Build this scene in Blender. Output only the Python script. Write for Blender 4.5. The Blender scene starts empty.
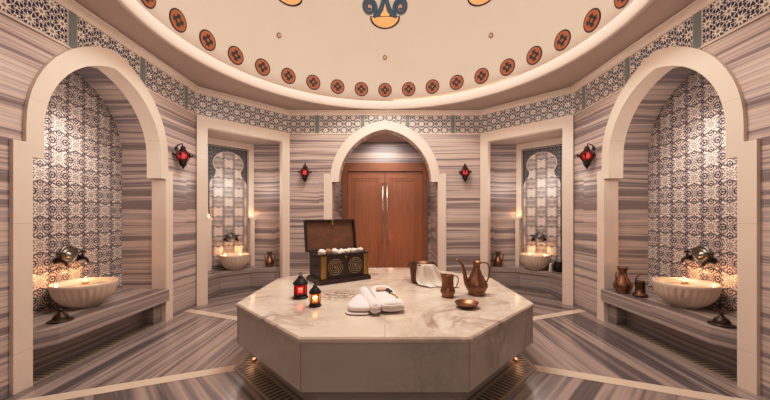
import bpy, bmesh, math, random
from mathutils import Vector, Matrix
from mathutils.geometry import tessellate_polygon
random.seed(7)
scn = bpy.context.scene
COL = scn.collection
PI = math.pi
R2 = math.sqrt(.5)

# ------------------------------------------------------------------ node helpers
class NT:
    def __init__(s, name):
        s.m = bpy.data.materials.new(name); s.m.use_nodes = True
        s.t = s.m.node_tree; s.t.nodes.clear()
        s.out = s.t.nodes.new('ShaderNodeOutputMaterial')
        s.b = s.t.nodes.new('ShaderNodeBsdfPrincipled')
        s.t.links.new(s.b.outputs[0], s.out.inputs[0])
    def new(s, k, **kw):
        n = s.t.nodes.new(k)
        for a, v in kw.items(): setattr(n, a, v)
        return n
    def put(s, sock, v):
        if isinstance(v, E): v = v.s
        if isinstance(v, bpy.types.NodeSocket): s.t.links.new(v, sock)
        else: sock.default_value = v
    def math(s, op, a, b=None, c=None):
        n = s.new('ShaderNodeMath', operation=op)
        s.put(n.inputs[0], a)
        if b is not None: s.put(n.inputs[1], b)
        if c is not None: s.put(n.inputs[2], c)
        return E(s, n.outputs[0])
    def uv(s):
        n = s.new('ShaderNodeUVMap'); n.uv_map = 'UVMap'
        p = s.new('ShaderNodeSeparateXYZ'); s.t.links.new(n.outputs[0], p.inputs[0])
        return E(s, p.outputs[0]), E(s, p.outputs[1])
    def obj(s):
        n = s.new('ShaderNodeTexCoord'); return n.outputs['Object']
    def vec(s, x, y, z=0.0):
        n = s.new('ShaderNodeCombineXYZ')
        for i, v in enumerate((x, y, z)): s.put(n.inputs[i], v)
        return n.outputs[0]
    def noise(s, vec, scale=1, detail=2, rough=.5, dist=0):
        n = s.new('ShaderNodeTexNoise'); s.put(n.inputs['Vector'], vec)
        n.inputs['Scale'].default_value = scale; n.inputs['Detail'].default_value = detail
        n.inputs['Roughness'].default_value = rough; n.inputs['Distortion'].default_value = dist
        return E(s, n.outputs[0])
    def white(s, v):
        n = s.new('ShaderNodeTexWhiteNoise', noise_dimensions='1D'); s.put(n.inputs['W'], v)
        return E(s, n.outputs['Value'])
    def ramp(s, fac, stops, interp='LINEAR'):
        n = s.new('ShaderNodeValToRGB'); s.put(n.inputs[0], fac)
        r = n.color_ramp; r.interpolation = interp
        while len(r.elements) < len(stops): r.elements.new(.5)
        for e, (p, c) in zip(r.elements, stops): e.position = p; e.color = (*c, 1)
        return n.outputs[0]
    def mix(s, f, a, b):
        n = s.new('ShaderNodeMix', data_type='RGBA')
        s.put(n.inputs[0], f)
        for i, v in ((6, a), (7, b)):
            if isinstance(v, tuple): v = (*v[:3], 1)
            s.put(n.inputs[i], v)
        return n.outputs[2]
    def base(s, c, rough=.5, metal=0, spec=.5):
        if isinstance(c, tuple): c = (*c[:3], 1)
        s.put(s.b.inputs['Base Color'], c); s.put(s.b.inputs['Roughness'], rough)
        s.b.inputs['Metallic'].default_value = metal
        s.b.inputs['Specular IOR Level'].default_value = spec
        return s
    def bump(s, h, strength=.3, dist=.01):
        n = s.new('ShaderNodeBump'); s.put(n.inputs['Height'], h)
        n.inputs['Strength'].default_value = strength; n.inputs['Distance'].default_value = dist
        s.t.links.new(n.outputs[0], s.b.inputs['Normal'])
class E:
    def __init__(s, nt, sock): s.n = nt; s.s = sock
    def __add__(s, o): return s.n.math('ADD', s, o)
    __radd__ = __add__
    def __sub__(s, o): return s.n.math('SUBTRACT', s, o)
    def __rsub__(s, o): return s.n.math('SUBTRACT', o, s)
    def __mul__(s, o): return s.n.math('MULTIPLY', s, o)
    __rmul__ = __mul__
    def __truediv__(s, o): return s.n.math('DIVIDE', s, o)
    def lt(s, o): return s.n.math('LESS_THAN', s, o)
    def gt(s, o): return s.n.math('GREATER_THAN', s, o)
    def floor(s): return s.n.math('FLOOR', s)
    def frac(s): return s.n.math('FRACT', s)
    def abs(s): return s.n.math('ABSOLUTE', s)
    def cos(s): return s.n.math('COSINE', s)
    def min(s, o): return s.n.math('MINIMUM', s, o)
    def max(s, o): return s.n.math('MAXIMUM', s, o)
def hyp(a, b): return (a*a + b*b).n.math('SQRT', a*a + b*b)
def fold(e, P, off=0.0): return ((((e - off)/P) + .5).frac() - .5)*P

# ------------------------------------------------------------------ materials
def striped(name, k=11.0, stops=None, rough=.34, tile=(1.2, .62), gain=1.0, seam=.0025):
    t = NT(name); u, v = t.uv()
    row = (v/tile[1]).floor(); colm = (u/tile[0] + row*.5).floor()
    rnd = t.white(row*7.13 + colm*1.7)
    warp = (t.noise(t.vec(u*.55 + rnd*5, v*1.6, 0.0), 1.0, 2) - .5)*.10
    w = v + warp + rnd*.03
    n1 = t.noise(t.vec(u*.10 + row*.6, w*k, 0.0), 1.0, 3, .62)
    n2 = t.noise(t.vec(u*.25, w*k*3.6, 3.0), 1.0, 2, .5)
    n3 = t.noise(t.vec(u*.05, w*k*.33, 8.0), 1.0, 1, .5)
    f = n1*.62 + n2*.20 + n3*.22
    g = gain
    st = stops or [(.36, (.150*g, .098*g, .088*g)), (.43, (.30*g, .215*g, .185*g)), (.475, (.25*g, .205*g, .215*g)), (.505, (.50*g, .385*g, .335*g)),
                   (.55, (.66*g, .53*g, .455*g)), (.60, (.40*g, .325*g, .32*g)), (.66, (.72*g, .59*g, .51*g))]
    c = t.ramp(f, st)
    su = fold(u, tile[0], 0.0); sv = fold(v, tile[1], 0.0)
    line = (sv + tile[1]/2).abs().min((tile[1]/2 - sv).abs()).lt(seam)
    c = t.mix(line*.45, c, (.16, .11, .09))
    t.base(c, rough); return t.m
M_WALL = striped('striped_marble_wall', 8.5, gain=1.06)
M_FLOOR = striped('striped_marble_floor', 3.9, stops=[(.36, (.075, .055, .052)), (.43, (.17, .125, .115)), (.475, (.125, .10, .105)), (.51, (.34, .26, .225)), (.55, (.46, .36, .31)), (.60, (.22, .17, .165)), (.66, (.50, .40, .34))], rough=.2, tile=(40, 40), gain=.70)
M_BENCH = striped('striped_marble_bench', 8, rough=.2, tile=(1.1, 9.0), gain=.74)

def plain_stone(name, c, rough=.35, var=.08, veins=0.0, vc=(.3, .22, .17), vs=2.2):
    t = NT(name); o = t.obj()
    n = t.noise(o, 3.0, 4, .6)
    col = t.mix(n, tuple(x*(1 - var) for x in c), tuple(min(1, x*(1 + var)) for x in c))
    if veins:
        n2 = t.noise(o, vs, 6, .62, .9)
        v = ((n2 - .5).abs()*-16.0 + 1.0).max(0.0)
        n3 = t.noise(o, 1.3, 2); 
        msk = ((n3 - .45)*5.0).max(0.0).min(1.0)
        n4 = t.noise(o, vs*3.1, 5, .6, .6)
        v2 = ((n4 - .5).abs()*-14.0 + 1.0).max(0.0)*.4
        col = t.mix((v.max(v2))*msk*veins, col, vc)
        cl = ((t.noise(o, 2.0, 3) - .42)*2.2).max(0.0).min(1.0)
        col = t.mix(cl*(veins*.45), col, vc)
    if name == 'cream_marble_trim':
        sp = t.new('ShaderNodeSeparateXYZ'); t.t.links.new(o, sp.inputs[0])
        ln = fold(E(t, sp.outputs[2]), .98, .30).abs().lt(.0016)
        col = t.mix(ln*.4, col, (.3, .22, .17))
    if name == 'veined_marble_top':
        sp = t.new('ShaderNodeSeparateXYZ'); t.t.links.new(o, sp.inputs[0]); x, y = E(t, sp.outputs[0]), E(t, sp.outputs[1])
        d = hyp((x + .44)*1.0, (y + .27)*1.25); mk = ((d*-3.0) + 1.0).max(0.0)
        nn = ((t.noise(o, 26.0, 5, .75) - .44)*9.0).max(0.0).min(1.0)
        col = t.mix((mk*1.5).min(1.0)*nn*.75, col, (.20, .13, .10))
    t.base(col, rough); return t.m
M_CREAM = plain_stone('cream_marble_trim', (.83, .69, .575), .33, .05)
M_PLASTER = plain_stone('ceiling_plaster', (.56, .415, .345), .7, .03)
M_DOME = plain_stone('dome_plaster', (.50, .405, .335), .8, .04)
M_LIP = plain_stone('pale_cove_lip', (.66, .53, .45), .6, .03)
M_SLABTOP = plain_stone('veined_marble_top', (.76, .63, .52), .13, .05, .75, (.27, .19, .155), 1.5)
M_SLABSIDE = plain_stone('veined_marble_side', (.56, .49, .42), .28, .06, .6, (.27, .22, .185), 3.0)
M_BASIN = plain_stone('carved_basin_marble', (.76, .60, .47), .35, .06, .3, (.5, .35, .25))
M_STRIP = plain_stone('floor_strip_stone', (.74, .60, .48), .25, .06)
M_GREY = plain_stone('sage_grey_tile', (.22, .245, .22), .4, .03)
M_DARK = plain_stone('shadow_joint', (.03, .022, .018), .8, .03)
M_JOINT = plain_stone('stone_joint', (.42, .32, .25), .6, .03)

def star_band():
    t = NT('star_lattice_tiles'); u, v = t.uv()
    P, Q = .166, .226
    ax, ay = fold(u, P, 0.0), fold(v, Q, .17)
    bx, by = fold(u, P, P/2), fold(v, Q, .057)
    ra, rb = hyp(ax, ay), hyp(bx, by)
    sel = ra.lt(rb)
    px = ax*sel + bx*(1.0 - sel); py = ay*sel + by*(1.0 - sel)
    r = ra.min(rb); th = t.math('ARCTAN2', py, px)
    c10 = (th*10.0).cos()
    star = r.lt((c10*.012) + .039)
    ringline = (r - .0705).abs().lt(.0025)
    spoke = c10.gt(.90)*r.gt(.03)*r.lt(.070)
    spoke2 = c10.lt(-.75)*r.gt(.064)
    vline = (fold(u, P/2, P/4)).abs().lt(.0016)
    cream = star.max(ringline).max(spoke).max(spoke2).max(vline)
    n = t.noise(t.vec(u*60, v*60, 0.0), 1.0, 1)
    navy = t.mix(n, (.012, .011, .038), (.045, .043, .095))
    c = t.mix(cream, navy, (.86, .76, .66))
    c = t.mix(r.lt(.0135), c, (.34, .28, .19))
    edge = v.lt(.010).max(v.gt(.320))
    c = t.mix(edge, c, (.60, .50, .40))
    t.base(c, .3); return t.m
M_BAND = star_band()

def floral(name, S=1.0, kind=0, dens=1.0):
    t = NT(name); u0, v0 = t.uv(); u, v = u0/S, v0/S
    P = .35
    ax, ay = fold(u, P), fold(v, P); bx, by = fold(u, P, P/2), fold(v, P, P/2)
    ra, rb = hyp(ax, ay), hyp(bx, by)
    sel = ra.lt(rb)
    p = (ax*sel + bx*(1.0 - sel)).abs(); q = (ay*sel + by*(1.0 - sel)).abs()
    r = ra.min(rb); th = t.math('ARCTAN2', q, p)
    d1 = hyp(p - .066, q)
    ring = d1.lt(.033)*(1.0 - (d1 - .0165).abs().lt(.0060))
    petals1 = (d1 - .040).abs().lt(.006)*((t.math('ARCTAN2', q, p - .066)*7.0).cos().gt(-.1))
    d2 = hyp(p, q - .083); blob = d2.lt(.029)*(1.0 - (d2 - .0145).abs().lt(.0055))
    d6 = hyp(p - .0875, q - .0875); d7 = hyp(p - .175, q).min(hyp(p, q - .175))
    blob = blob.max(d6.lt(.019)*d6.gt(.008))
    fine = (t.noise(t.vec(u*34, v*34, 5.0), 1.0, 2, .7) - .5).abs().lt(.028)
    med = r.lt(.036)*((th*8.0).cos().gt(-.1))*r.gt(.010)
    arc = ((hyp(p - .02, q - .03) - .060).abs().lt(.0050))
    arc2 = ((hyp(p - .12, q - .09) - .040).abs().lt(.0050))
    d3 = hyp(p - .052, q - .062)
    leaf = ((p - .10)*.7 + (q - .055)).abs().lt(.006)*hyp(p - .10, q - .055).lt(.026)
    leaf2 = ((p - .03)*-1.1 + (q - .045)).abs().lt(.007)*hyp(p - .03, q - .045).lt(.020)
    n = t.noise(t.vec(u*70, v*70, 0.0), 1.0, 1)
    navy = t.mix(n, (.008, .006, .014), (.04, .033, .052))
    cream = t.mix(t.noise(t.vec(u*9, v*9, 0.0), 1.0, 2), (.70, .585, .50), (.84, .72, .63))
    grey = (.16, .13, .15)
    cream = t.mix(fine*(.42*dens), cream, (.20, .16, .17))
    c = t.mix(arc.max(arc2)*.85, cream, (.09, .075, .10))
    c = t.mix(leaf.max(leaf2)*.9, c, (.09, .07, .09))
    c = t.mix(med*.9, c, (.05, .04, .07))
    c = t.mix(d3.lt(.0100), c, (.26, .11, .08))
    c = t.mix(petals1*.45, c, (.07, .06, .09))
    sgn = q.gt(p)
    d8 = hyp(p, q - .175).min(hyp(p - .175, q)); rose = d8.lt(.036)*((t.math('ARCTAN2', (q - .175)*sgn + q*(1.0 - sgn), p*sgn + (p - .175)*(1.0 - sgn))*8.0).cos().gt(-.2))
    circ3 = (d8 - .056).abs().lt(.0085)*((t.math('ARCTAN2', (q - .175)*sgn + q*(1.0 - sgn), p*sgn + (p - .175)*(1.0 - sgn))*12.0).cos().gt(-.1))
    circ2 = (r - .106).abs().lt(.0048)
    pet = (r - .050).abs().lt(.007)*((th*12.0).cos().gt(.0))
    c = t.mix(rose.max(pet).max(circ3)*(.72*dens), c, (.07, .055, .075))
    c = t.mix(circ2*(.8*dens), c, (.05, .04, .06))
    c = t.mix(ring.max(blob), c, navy)
    c = t.mix(r.lt(.007), c, (.35, .12, .07))
    if kind == 1:      # spandrel: dark ground with pale scroll dots
        d4 = hyp(fold(u, .07), fold(v, .07)); d5 = hyp(fold(u, .07, .035), fold(v, .07, .035))
        pale = ((d4 - .018).abs().lt(.005)).max(d5.lt(.010))
        c = t.mix(pale, (.016, .014, .026), (.36, .30, .27))
    t.base(c, .28); return t.m
M_FLORAL = floral('floral_wall_tiles')
M_FLORAL2 = floral('floral_panel_tiles', 1.0, 0, .35)
M_SPAND = floral('dark_scroll_tiles', 1.0, 1)
M_NAVY = plain_stone('navy_border_tile', (.018, .016, .026), .3)
M_PALE = plain_stone('pale_border_tile', (.66, .54, .44), .3)

def grate():
    t = NT('slotted_grate'); u, v = t.uv()
    slot = (fold(u, .045)).abs().lt(.0115)*(v - .5).abs().lt(.36)
    c = t.mix(slot, (.36, .27, .19), (.04, .028, .02)); t.base(c, .4); return t.m
M_GRATE = grate()

def wood(name, a, b, rough=.45, scale=(3, 3, .4), k=14):
    t = NT(name); mp = t.new('ShaderNodeMapping'); t.t.links.new(t.obj(), mp.inputs[0]); mp.inputs['Scale'].default_value = scale
    n = t.noise(mp.outputs[0], k, 4, .6, .5); t.base(t.mix(n, a, b), rough); t.bump(n, .12, .003); return t.m
M_DOOR = wood('reddish_door_wood', (.30, .095, .036), (.54, .21, .09), .35, (3, 3, .25), 9)
M_DOORF = wood('door_frame_wood', (.24, .085, .034), (.38, .15, .065), .4, (.3, 3, 3), 9)
M_CHEST = wood('dark_chest_wood', (.014, .006, .005), (.055, .022, .015), .35, (.6, 2, 2), 10)
M_LIDIN = wood('worn_lid_wood', (.030, .010, .005), (.30, .12, .05), .5, (.8, 3, 3), 8)

def metal(name, a, b, rough=.32, hs=34, bs=.5, m=1):
    t = NT(name); n = t.noise(t.obj(), 7, 4, .6); t.base(t.mix(n, a, b), rough, m)
    vo = t.new('ShaderNodeTexVoronoi'); t.t.links.new(t.obj(), vo.inputs['Vector']); vo.inputs['Scale'].default_value = hs
    t.bump(vo.outputs['Distance'], bs, .003); return t.m
M_COPPER = metal('hammered_copper', (.19, .082, .045), (.45, .23, .13), .38, 60, .25)
M_COPPER2 = metal('dark_aged_copper', (.07, .034, .022), (.24, .125, .07), .45, 60, .3)
M_BRASS = metal('aged_brass', (.24, .14, .035), (.58, .38, .12), .38, 50, .25)
M_GOLD = metal('gold_inlay', (.55, .37, .15), (.72, .52, .24), .5, 30, .05, .3)
M_TIN = metal('hammered_pewter', (.16, .135, .11), (.46, .41, .35), .38, 60, .4)
M_BRONZE = metal('dark_bronze', (.030, .019, .014), (.10, .065, .045), .4, 50, .3)
M_IRON = metal('black_iron', (.012, .009, .008), (.04, .028, .022), .45, 60, .15, .6)
M_CHROME = metal('bar_handle_metal', (.75, .6, .5), (.9, .75, .6), .2, 5, .02)

def cloth(name, c):
    t = NT(name); n = t.noise(t.obj(), 160, 3, .7)
    t.base(t.mix(n, tuple(x*.85 for x in c), c), .95, 0, .1); t.bump(n, .5, .004)
    t.b.inputs['Sheen Weight'].default_value = .3; return t.m
M_TOWEL = cloth('white_terry', (.86, .77, .72))
M_TOWELE = cloth('cream_linen', (.80, .70, .60))
M_SPONGE = cloth('pink_sponge', (.72, .47, .34))
M_SPONGE2 = cloth('brown_sponge', (.42, .22, .09))
def flat(name, c, rough=.5, metalness=0): return NT(name).base(c, rough, metalness).m
M_BEAD = flat('dark_bead', (.05, .05, .08), .25)
M_BLACK = flat('painted_black', (.012, .010, .010), .6)
M_ORANGE = flat('painted_orange', (.30, .085, .022), .6)
M_APRICOT = flat('painted_apricot', (.72, .36, .15), .6)
M_TEAL = flat('painted_slate_blue', (.028, .070, .105), .6)
M_PEACH = flat('painted_peach', (.45, .24, .15), .6)
M_WATER = flat('still_water', (.50, .37, .26), .05)
M_WAX = flat('candle_wax', (.85, .62, .38), .5)
def emis(name, c, s):
    t = NT(name); t.base(c); t.b.inputs['Emission Color'].default_value = (*c, 1); t.b.inputs['Emission Strength'].default_value = s; return t.m
M_FLAME = emis('warm_flame', (1, .55, .24), 8)
M_FLAME2 = emis('lamp_bulb_glow', (1, .42, .30), 1.6)
M_LED = emis('cove_led', (1, .72, .50), 17)
M_LED2 = emis('cove_led_soft', (1, .74, .58), .35)
def glass(name, c, e, rough=.12):
    t = NT(name); t.base(c, rough); t.b.inputs['Transmission Weight'].default_value = .75
    t.b.inputs['Emission Color'].default_value = (*c, 1); t.b.inputs['Emission Strength'].default_value = e; return t.m
M_RED = glass('red_glass', (.60, .010, .02), .08)
M_REDW = glass('dusky_red_glass', (.40, .02, .03), .05)
M_AMBER = glass('amber_glass', (.9, .36, .10), .12)

# ------------------------------------------------------------------ mesh builder
class MB:
    def __init__(s): s.v = []; s.f = []; s.uv = []; s.mi = []; s.M = Matrix.Identity(4); s.sm = []
    def at(s, M): s.M = M; return s
    def face(s, pts, uvs=None, mi=0, smooth=False):
        b = len(s.v)
        for p in pts: s.v.append(s.M @ Vector(p))
        s.f.append(list(range(b, b + len(pts)))); s.uv.append(uvs or [(p[0], p[2] if len(p) > 2 else p[1]) for p in pts]); s.mi.append(mi); s.sm.append(smooth)
    def grid(s, rows, closed=False, mi=0, smooth=True, uvf=None):
        b = len(s.v); n = len(rows[0])
        for r in rows:
            for p in r: s.v.append(s.M @ Vector(p))
        for i in range(len(rows) - 1):
            for j in range(n if closed else n - 1):
                k = (j + 1) % n
                ids = [b + i*n + j, b + i*n + k, b + (i+1)*n + k, b + (i+1)*n + j]
                s.f.append(ids)
                if uvf: s.uv.append([uvf(i, j), uvf(i, j+1), uvf(i+1, j+1), uvf(i+1, j)])
                else: s.uv.append([(0, 0)]*4)
                s.mi.append(mi); s.sm.append(smooth)
    def box(s, x0, y0, z0, x1, y1, z1, mi=0):
        p = lambda x, y, z: (x, y, z)
        for ax in range(3):
            for side in (0, 1):
                lo, hi = (x0, y0, z0), (x1, y1, z1); a = [0, 1, 2]; a.remove(ax)
                c = (lo, hi)[side][ax]; q = []
                for (i, j) in ((0, 0), (1, 0), (1, 1), (0, 1)):
                    pt = [0, 0, 0]; pt[ax] = c; pt[a[0]] = (lo, hi)[i][a[0]]; pt[a[1]] = (lo, hi)[j][a[1]]; q.append(tuple(pt))
                uv = [((t[0], t[1]) if ax == 2 else ((t[0], t[2]) if ax == 1 else (t[1], t[2]))) for t in q]
                s.face(q, uv, mi)
    def lathe(s, prof, seg=32, mi=0, smooth=True, flute=None, c=(0, 0, 0), ell=(1, 1)):
        rows = []
        for k, (r, z) in enumerate(prof):
            row = []
            for j in range(seg):
                a = 2*PI*j/seg; rr = r*(flute(a, k, z) if flute else 1)
                row.append((c[0] + rr*math.cos(a)*ell[0], c[1] + rr*math.sin(a)*ell[1], c[2] + z))
            rows.append(row)
        s.grid(rows, True, mi, smooth)
        return s
    def tube(s, pts, r, seg=8, mi=0, cap=True):
        pts = [Vector(p) for p in pts]; n = len(pts); rr = r if isinstance(r, (list, tuple)) else [r]*n
        rows = []; up = Vector((0, 0, 1))
        for i in range(n):
            d = (pts[min(i+1, n-1)] - pts[max(i-1, 0)]).normalized()
            if i == 0:
                a = d.cross(up) if abs(d.dot(up)) < .95 else d.cross(Vector((1, 0, 0)))
                a.normalize()
            else: a = (a - d*a.dot(d)).normalized()
            b = d.cross(a)
            rows.append([tuple(pts[i] + (a*math.cos(2*PI*j/seg) + b*math.sin(2*PI*j/seg))*rr[i]) for j in range(seg)])
        if cap:
            rows = [[tuple(pts[0])]*seg] + rows + [[tuple(pts[-1])]*seg]
        s.grid(rows, True, mi); return s
    def poly(s, outer, holes, f, uvf=None, mi=0):
        loops = [[Vector((a, b, 0)) for a, b in outer]] + [[Vector((a, b, 0)) for a, b in h] for h in holes]
        flatp = [p for l in loops for p in l]
        for tri in tessellate_polygon(loops):
            P = [flatp[i] for i in tri]
            s.face([f(p.x, p.y) for p in P], [(uvf(p.x, p.y) if uvf else (p.x, p.y)) for p in P], mi)
    def prism(s, outer, f0, f1, uvf=None, mi=0, side_uv=None, smooth=False, closed=True, caps=(1, 1)):
        if caps[0]: s.poly(outer, [], f0, uvf, mi)
        if caps[1]: s.poly(outer, [], f1, uvf, mi)
        n = len(outer); L = 0
        for i in range(n if closed else n - 1):
            a, b = outer[i], outer[(i+1) % n]; d = math.hypot(b[0]-a[0], b[1]-a[1])
            uv = side_uv(a, b) if side_uv else [(L, 0), (L+d, 0), (L+d, .1), (L, .1)]
            s.face([f0(*a), f0(*b), f1(*b), f1(*a)], uv, mi); L += d
    def ball(s, c, r, mi=0, seg=16, sq=(1, 1, 1)):
        prof = [(max(1e-4, math.sin(PI*i/10)), -math.cos(PI*i/10)) for i in range(11)]
        rows = [[(c[0]+p[0]*math.cos(2*PI*j/seg)*r*sq[0], c[1]+p[0]*math.sin(2*PI*j/seg)*r*sq[1], c[2]+p[1]*r*sq[2]) for j in range(seg)] for p in prof]
        s.grid(rows, True, mi); return s
    def obj(s, name, mats, parent=None, weld=True, bevel=0):
        me = bpy.data.meshes.new(name)
        me.from_pydata([tuple(v) for v in s.v], [], s.f)
        ul = me.uv_layers.new(name='UVMap'); k = 0
        for i, f in enumerate(s.f):
            for j in range(len(f)): ul.data[k].uv = s.uv[i][j]; k += 1
        for i, p in enumerate(me.polygons): p.material_index = s.mi[i]; p.use_smooth = s.sm[i]
        for m in (mats if isinstance(mats, (list, tuple)) else [mats]): me.materials.append(m)
        if weld:
            bm = bmesh.new(); bm.from_mesh(me)
            bmesh.ops.remove_doubles(bm, verts=bm.verts, dist=1e-5)
            bmesh.ops.dissolve_degenerate(bm, edges=bm.edges, dist=1e-6)
            bmesh.ops.recalc_face_normals(bm, faces=bm.faces)
            bm.to_mesh(me); bm.free()
        o = bpy.data.objects.new(name, me); COL.objects.link(o)
        if bevel:
            md = o.modifiers.new('bevel', 'BEVEL'); md.width = bevel; md.segments = 2; md.limit_method = 'ANGLE'
        if parent: o.parent = parent
        return o
def thing(name, label, cat, loc=(0, 0, 0), rotz=0, group=None):
    o = bpy.data.objects.new(name, None); COL.objects.link(o); o.empty_display_size = .1
    o.location = loc; o.rotation_euler = (0, 0, rotz); o['label'] = label; o['category'] = cat
    if group: o['group'] = group
    return o
def tag(o, label, cat, group=None, loc=None, rotz=None):
    o['label'] = label; o['category'] = cat
    if group: o['group'] = group
    if loc is not None: o.location = loc
    if rotz is not None: o.rotation_euler = (0, 0, rotz)
    return o
def struct(o, label=None):
    o['kind'] = 'structure'
    if label: o['label'] = label
    return o
def T(x=0, y=0, z=0): return Matrix.Translation((x, y, z))
def RX(a): return Matrix.Rotation(a, 4, 'X')
def RY(a): return Matrix.Rotation(a, 4, 'Y')
def RZ(a): return Matrix.Rotation(a, 4, 'Z')

# ------------------------------------------------------------------ room constants
EYE = 1.344
X, YB, YC, XC, YF = 2.8, 5.68, 4.627, 1.747, -1.3
ZB0, ZB1, ZC = 2.83, 3.16, 3.245
SC = 3.27           # slab centre along y
AC = 3.20           # side arch / dome centre along y
SIDES = ((-1, 'left'), (1, 'right'))

def arc_half(a, h, z0, n=14):
    """right half of a two-centred pointed arch: from (a, z0) up to (0, z0+h)"""
    c = (h*h - a*a)/(2*a); R = a + c; end = math.acos(max(-1, min(1, c/R)))
    return [(-c + R*math.cos(end*i/n), z0 + R*math.sin(end*i/n)) for i in range(n + 1)]
def arch_line(legs, a, h, z0):
    """legs: list of (x, z) right side from floor to spring; returns polyline right floor -> apex -> left floor"""
    r = legs + arc_half(a, h, z0)
    return r + [(-x, z) for x, z in reversed(r[:-1])]

# side wall mapping: (s along y relative to AC, z, o outward)
def side_map(sx): return lambda s, z, o=0.0: (sx*(X + o), AC + s, z)
def cham_map(sx):
    P = (sx*X, YC); e = (-sx*R2, R2); n = (sx*R2, R2)
    return lambda s, z, o=0.0: (P[0] + e[0]*s + n[0]*o, P[1] + e[1]*s + n[1]*o, z)
def back_map(s, z, o=0.0): return (s, YB + o, z)
CL = math.hypot(X - XC, YB - YC)

IN_S = arch_line([(.745, 0), (.745, 1.80), (.662, 1.80)], .662, .795, 2.05)
OUT_S = arch_line([(.875, 0), (.875, 1.91), (.79, 1.91)], .79, .98, 2.05)
VAULT = arch_line([(.765, 0)], .765, .82, 2.10)
IN_B = arch_line([(.96, 0), (.96, 1.944), (.84, 1.944)], .84, .965, 1.935)
OUT_B = arch_line([(1.11, 0), (1.11, 2.094), (1.018, 2.094)], 1.018, 1.15, 1.91)[0:0] or arch_line([(1.11, 0), (1.11, 2.094), (1.0, 2.094)], .999, 1.11, 1.95)
REV_B = arch_line([(1.0, 0), (1.0, 2.0), (.90, 2.0)], .90, .94, 2.0)

def wallpoly(L0, L1, line):   # wall outline with an opening reaching the floor
    return [(L0, 0), (L0, ZC + .1), (L1, ZC + .1), (L1, 0)] + line
# ---- walls
for sx, nm in SIDES:
    f = side_map(sx); mb = MB()
    mb.poly(wallpoly(YF - AC, YC - AC, VAULT), [], lambda a, b: f(a, b), lambda a, b: (a, b))
    struct(mb.obj('wall_' + nm, M_WALL))
    g = cham_map(sx); mb = MB()
    mb.poly([(0, 0), (0, ZC + .1), (CL, ZC + .1), (CL, 0), (CL - .10, 0), (CL - .10, 2.74), (.10, 2.74), (.10, 0)], [], lambda a, b: g(a, b), lambda a, b: (a + 3, b + .2))
    struct(mb.obj('wall_angled_' + nm, M_WALL))
mb = MB(); mb.poly(wallpoly(-XC, XC, REV_B), [], lambda a, b: back_map(a, b), lambda a, b: (a + 9, b + .33))
struct(mb.obj('wall_back', M_WALL))
mb = MB(); mb.poly([(-X, 0), (-X, ZC + .1), (X, ZC + .1), (X, 0)], [], lambda a, b: (a, YF, b), lambda a, b: (a + 9, b + .33))
struct(mb.obj('wall_front', M_WALL))

# ---- floor: eight wedges, stripes run parallel to the wall each wedge faces
mb = MB(); angs = [22, 68, 112, 158, 202, 248, 292, 338]
for i in range(8):
    a0, a1 = math.radians(angs[i]), math.radians(angs[(i+1) % 8] + (360 if i == 7 else 0)); am = (a0 + a1)/2
    RR = 6.6
    pts = [(0, 0), (RR*math.cos(a0), RR*math.sin(a0)), (RR*math.cos(a1), RR*math.sin(a1))]
    uv = [((-math.sin(am)*x + math.cos(am)*y) + i*3.1, math.cos(am)*x + math.sin(am)*y + 8 + i*.37) for x, y in pts]
    mb.face([(x, SC + y, 0) for x, y in pts], uv)
struct(mb.obj('floor', M_FLOOR))
k = 1
for a in angs:
    if 180 < a < 360 and abs(a - 270) < 30: continue
    ar = math.radians(a); d = Vector((math.cos(ar), math.sin(ar))); n = Vector((-d.y, d.x))
    reach = X/abs(d.x) if abs(d.x) > .5 else (YB - SC)/abs(d.y)
    if d.y > .8: reach = 2.62
    p0 = d*1.37; p1 = d*(reach - .005); w = .058
    mb = MB(); q = [p0 - n*w, p0 + n*w, p1 + n*w, p1 - n*w]
    mb.prism([(v.x, v.y + SC) for v in q], lambda x, y: (x, y, -.01), lambda x, y: (x, y, .003))
    struct(mb.obj('trim_%d' % k, M_STRIP)); k += 1

# ---- ceiling: flat soffit with a round opening, cornice, cove, dome
mb = MB()
RCI = 2.38
circ = [(RCI*math.cos(2*PI*i/96), AC + RCI*math.sin(2*PI*i/96)) for i in range(96)]
mb.poly([(-X, YF), (X, YF), (X, YC), (XC, YB), (-XC, YB), (-X, YC)], [circ], lambda a, b: (a, b, ZC))
struct(mb.obj('ceiling', M_PLASTER))
mb = MB()
def ring_rows(prof, seg=128): return [[(r*math.cos(2*PI*j/seg), AC + r*math.sin(2*PI*j/seg), z) for j in range(seg)] for r, z in prof]
mb.grid(ring_rows([(RCI, ZC - .006), (RCI - .012, ZC + .02), (RCI - .012, ZC + .125), (RCI, ZC + .14), (2.56, ZC + .14)]), True)
mb.grid(ring_rows([(RCI + .05, ZC), (RCI + .03, ZC - .012), (RCI, ZC - .008), (RCI - .004, ZC)]), True)
struct(mb.obj('trim_%d' % k, M_LIP), 'pale curved lip round the dome opening'); k += 1
mb = MB(); DR, DZ = 2.46, 3.344
prof = [(2.56, ZC + .139), (2.52, ZC + .16)] + [(DR*math.cos(t), DZ + DR*math.sin(t)) for t in [.05 + (PI/2 - .0505)*i/30 for i in range(31)]]
mb.grid(ring_rows(prof), True)
struct(mb.obj('ceiling_dome', M_DOME))
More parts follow.
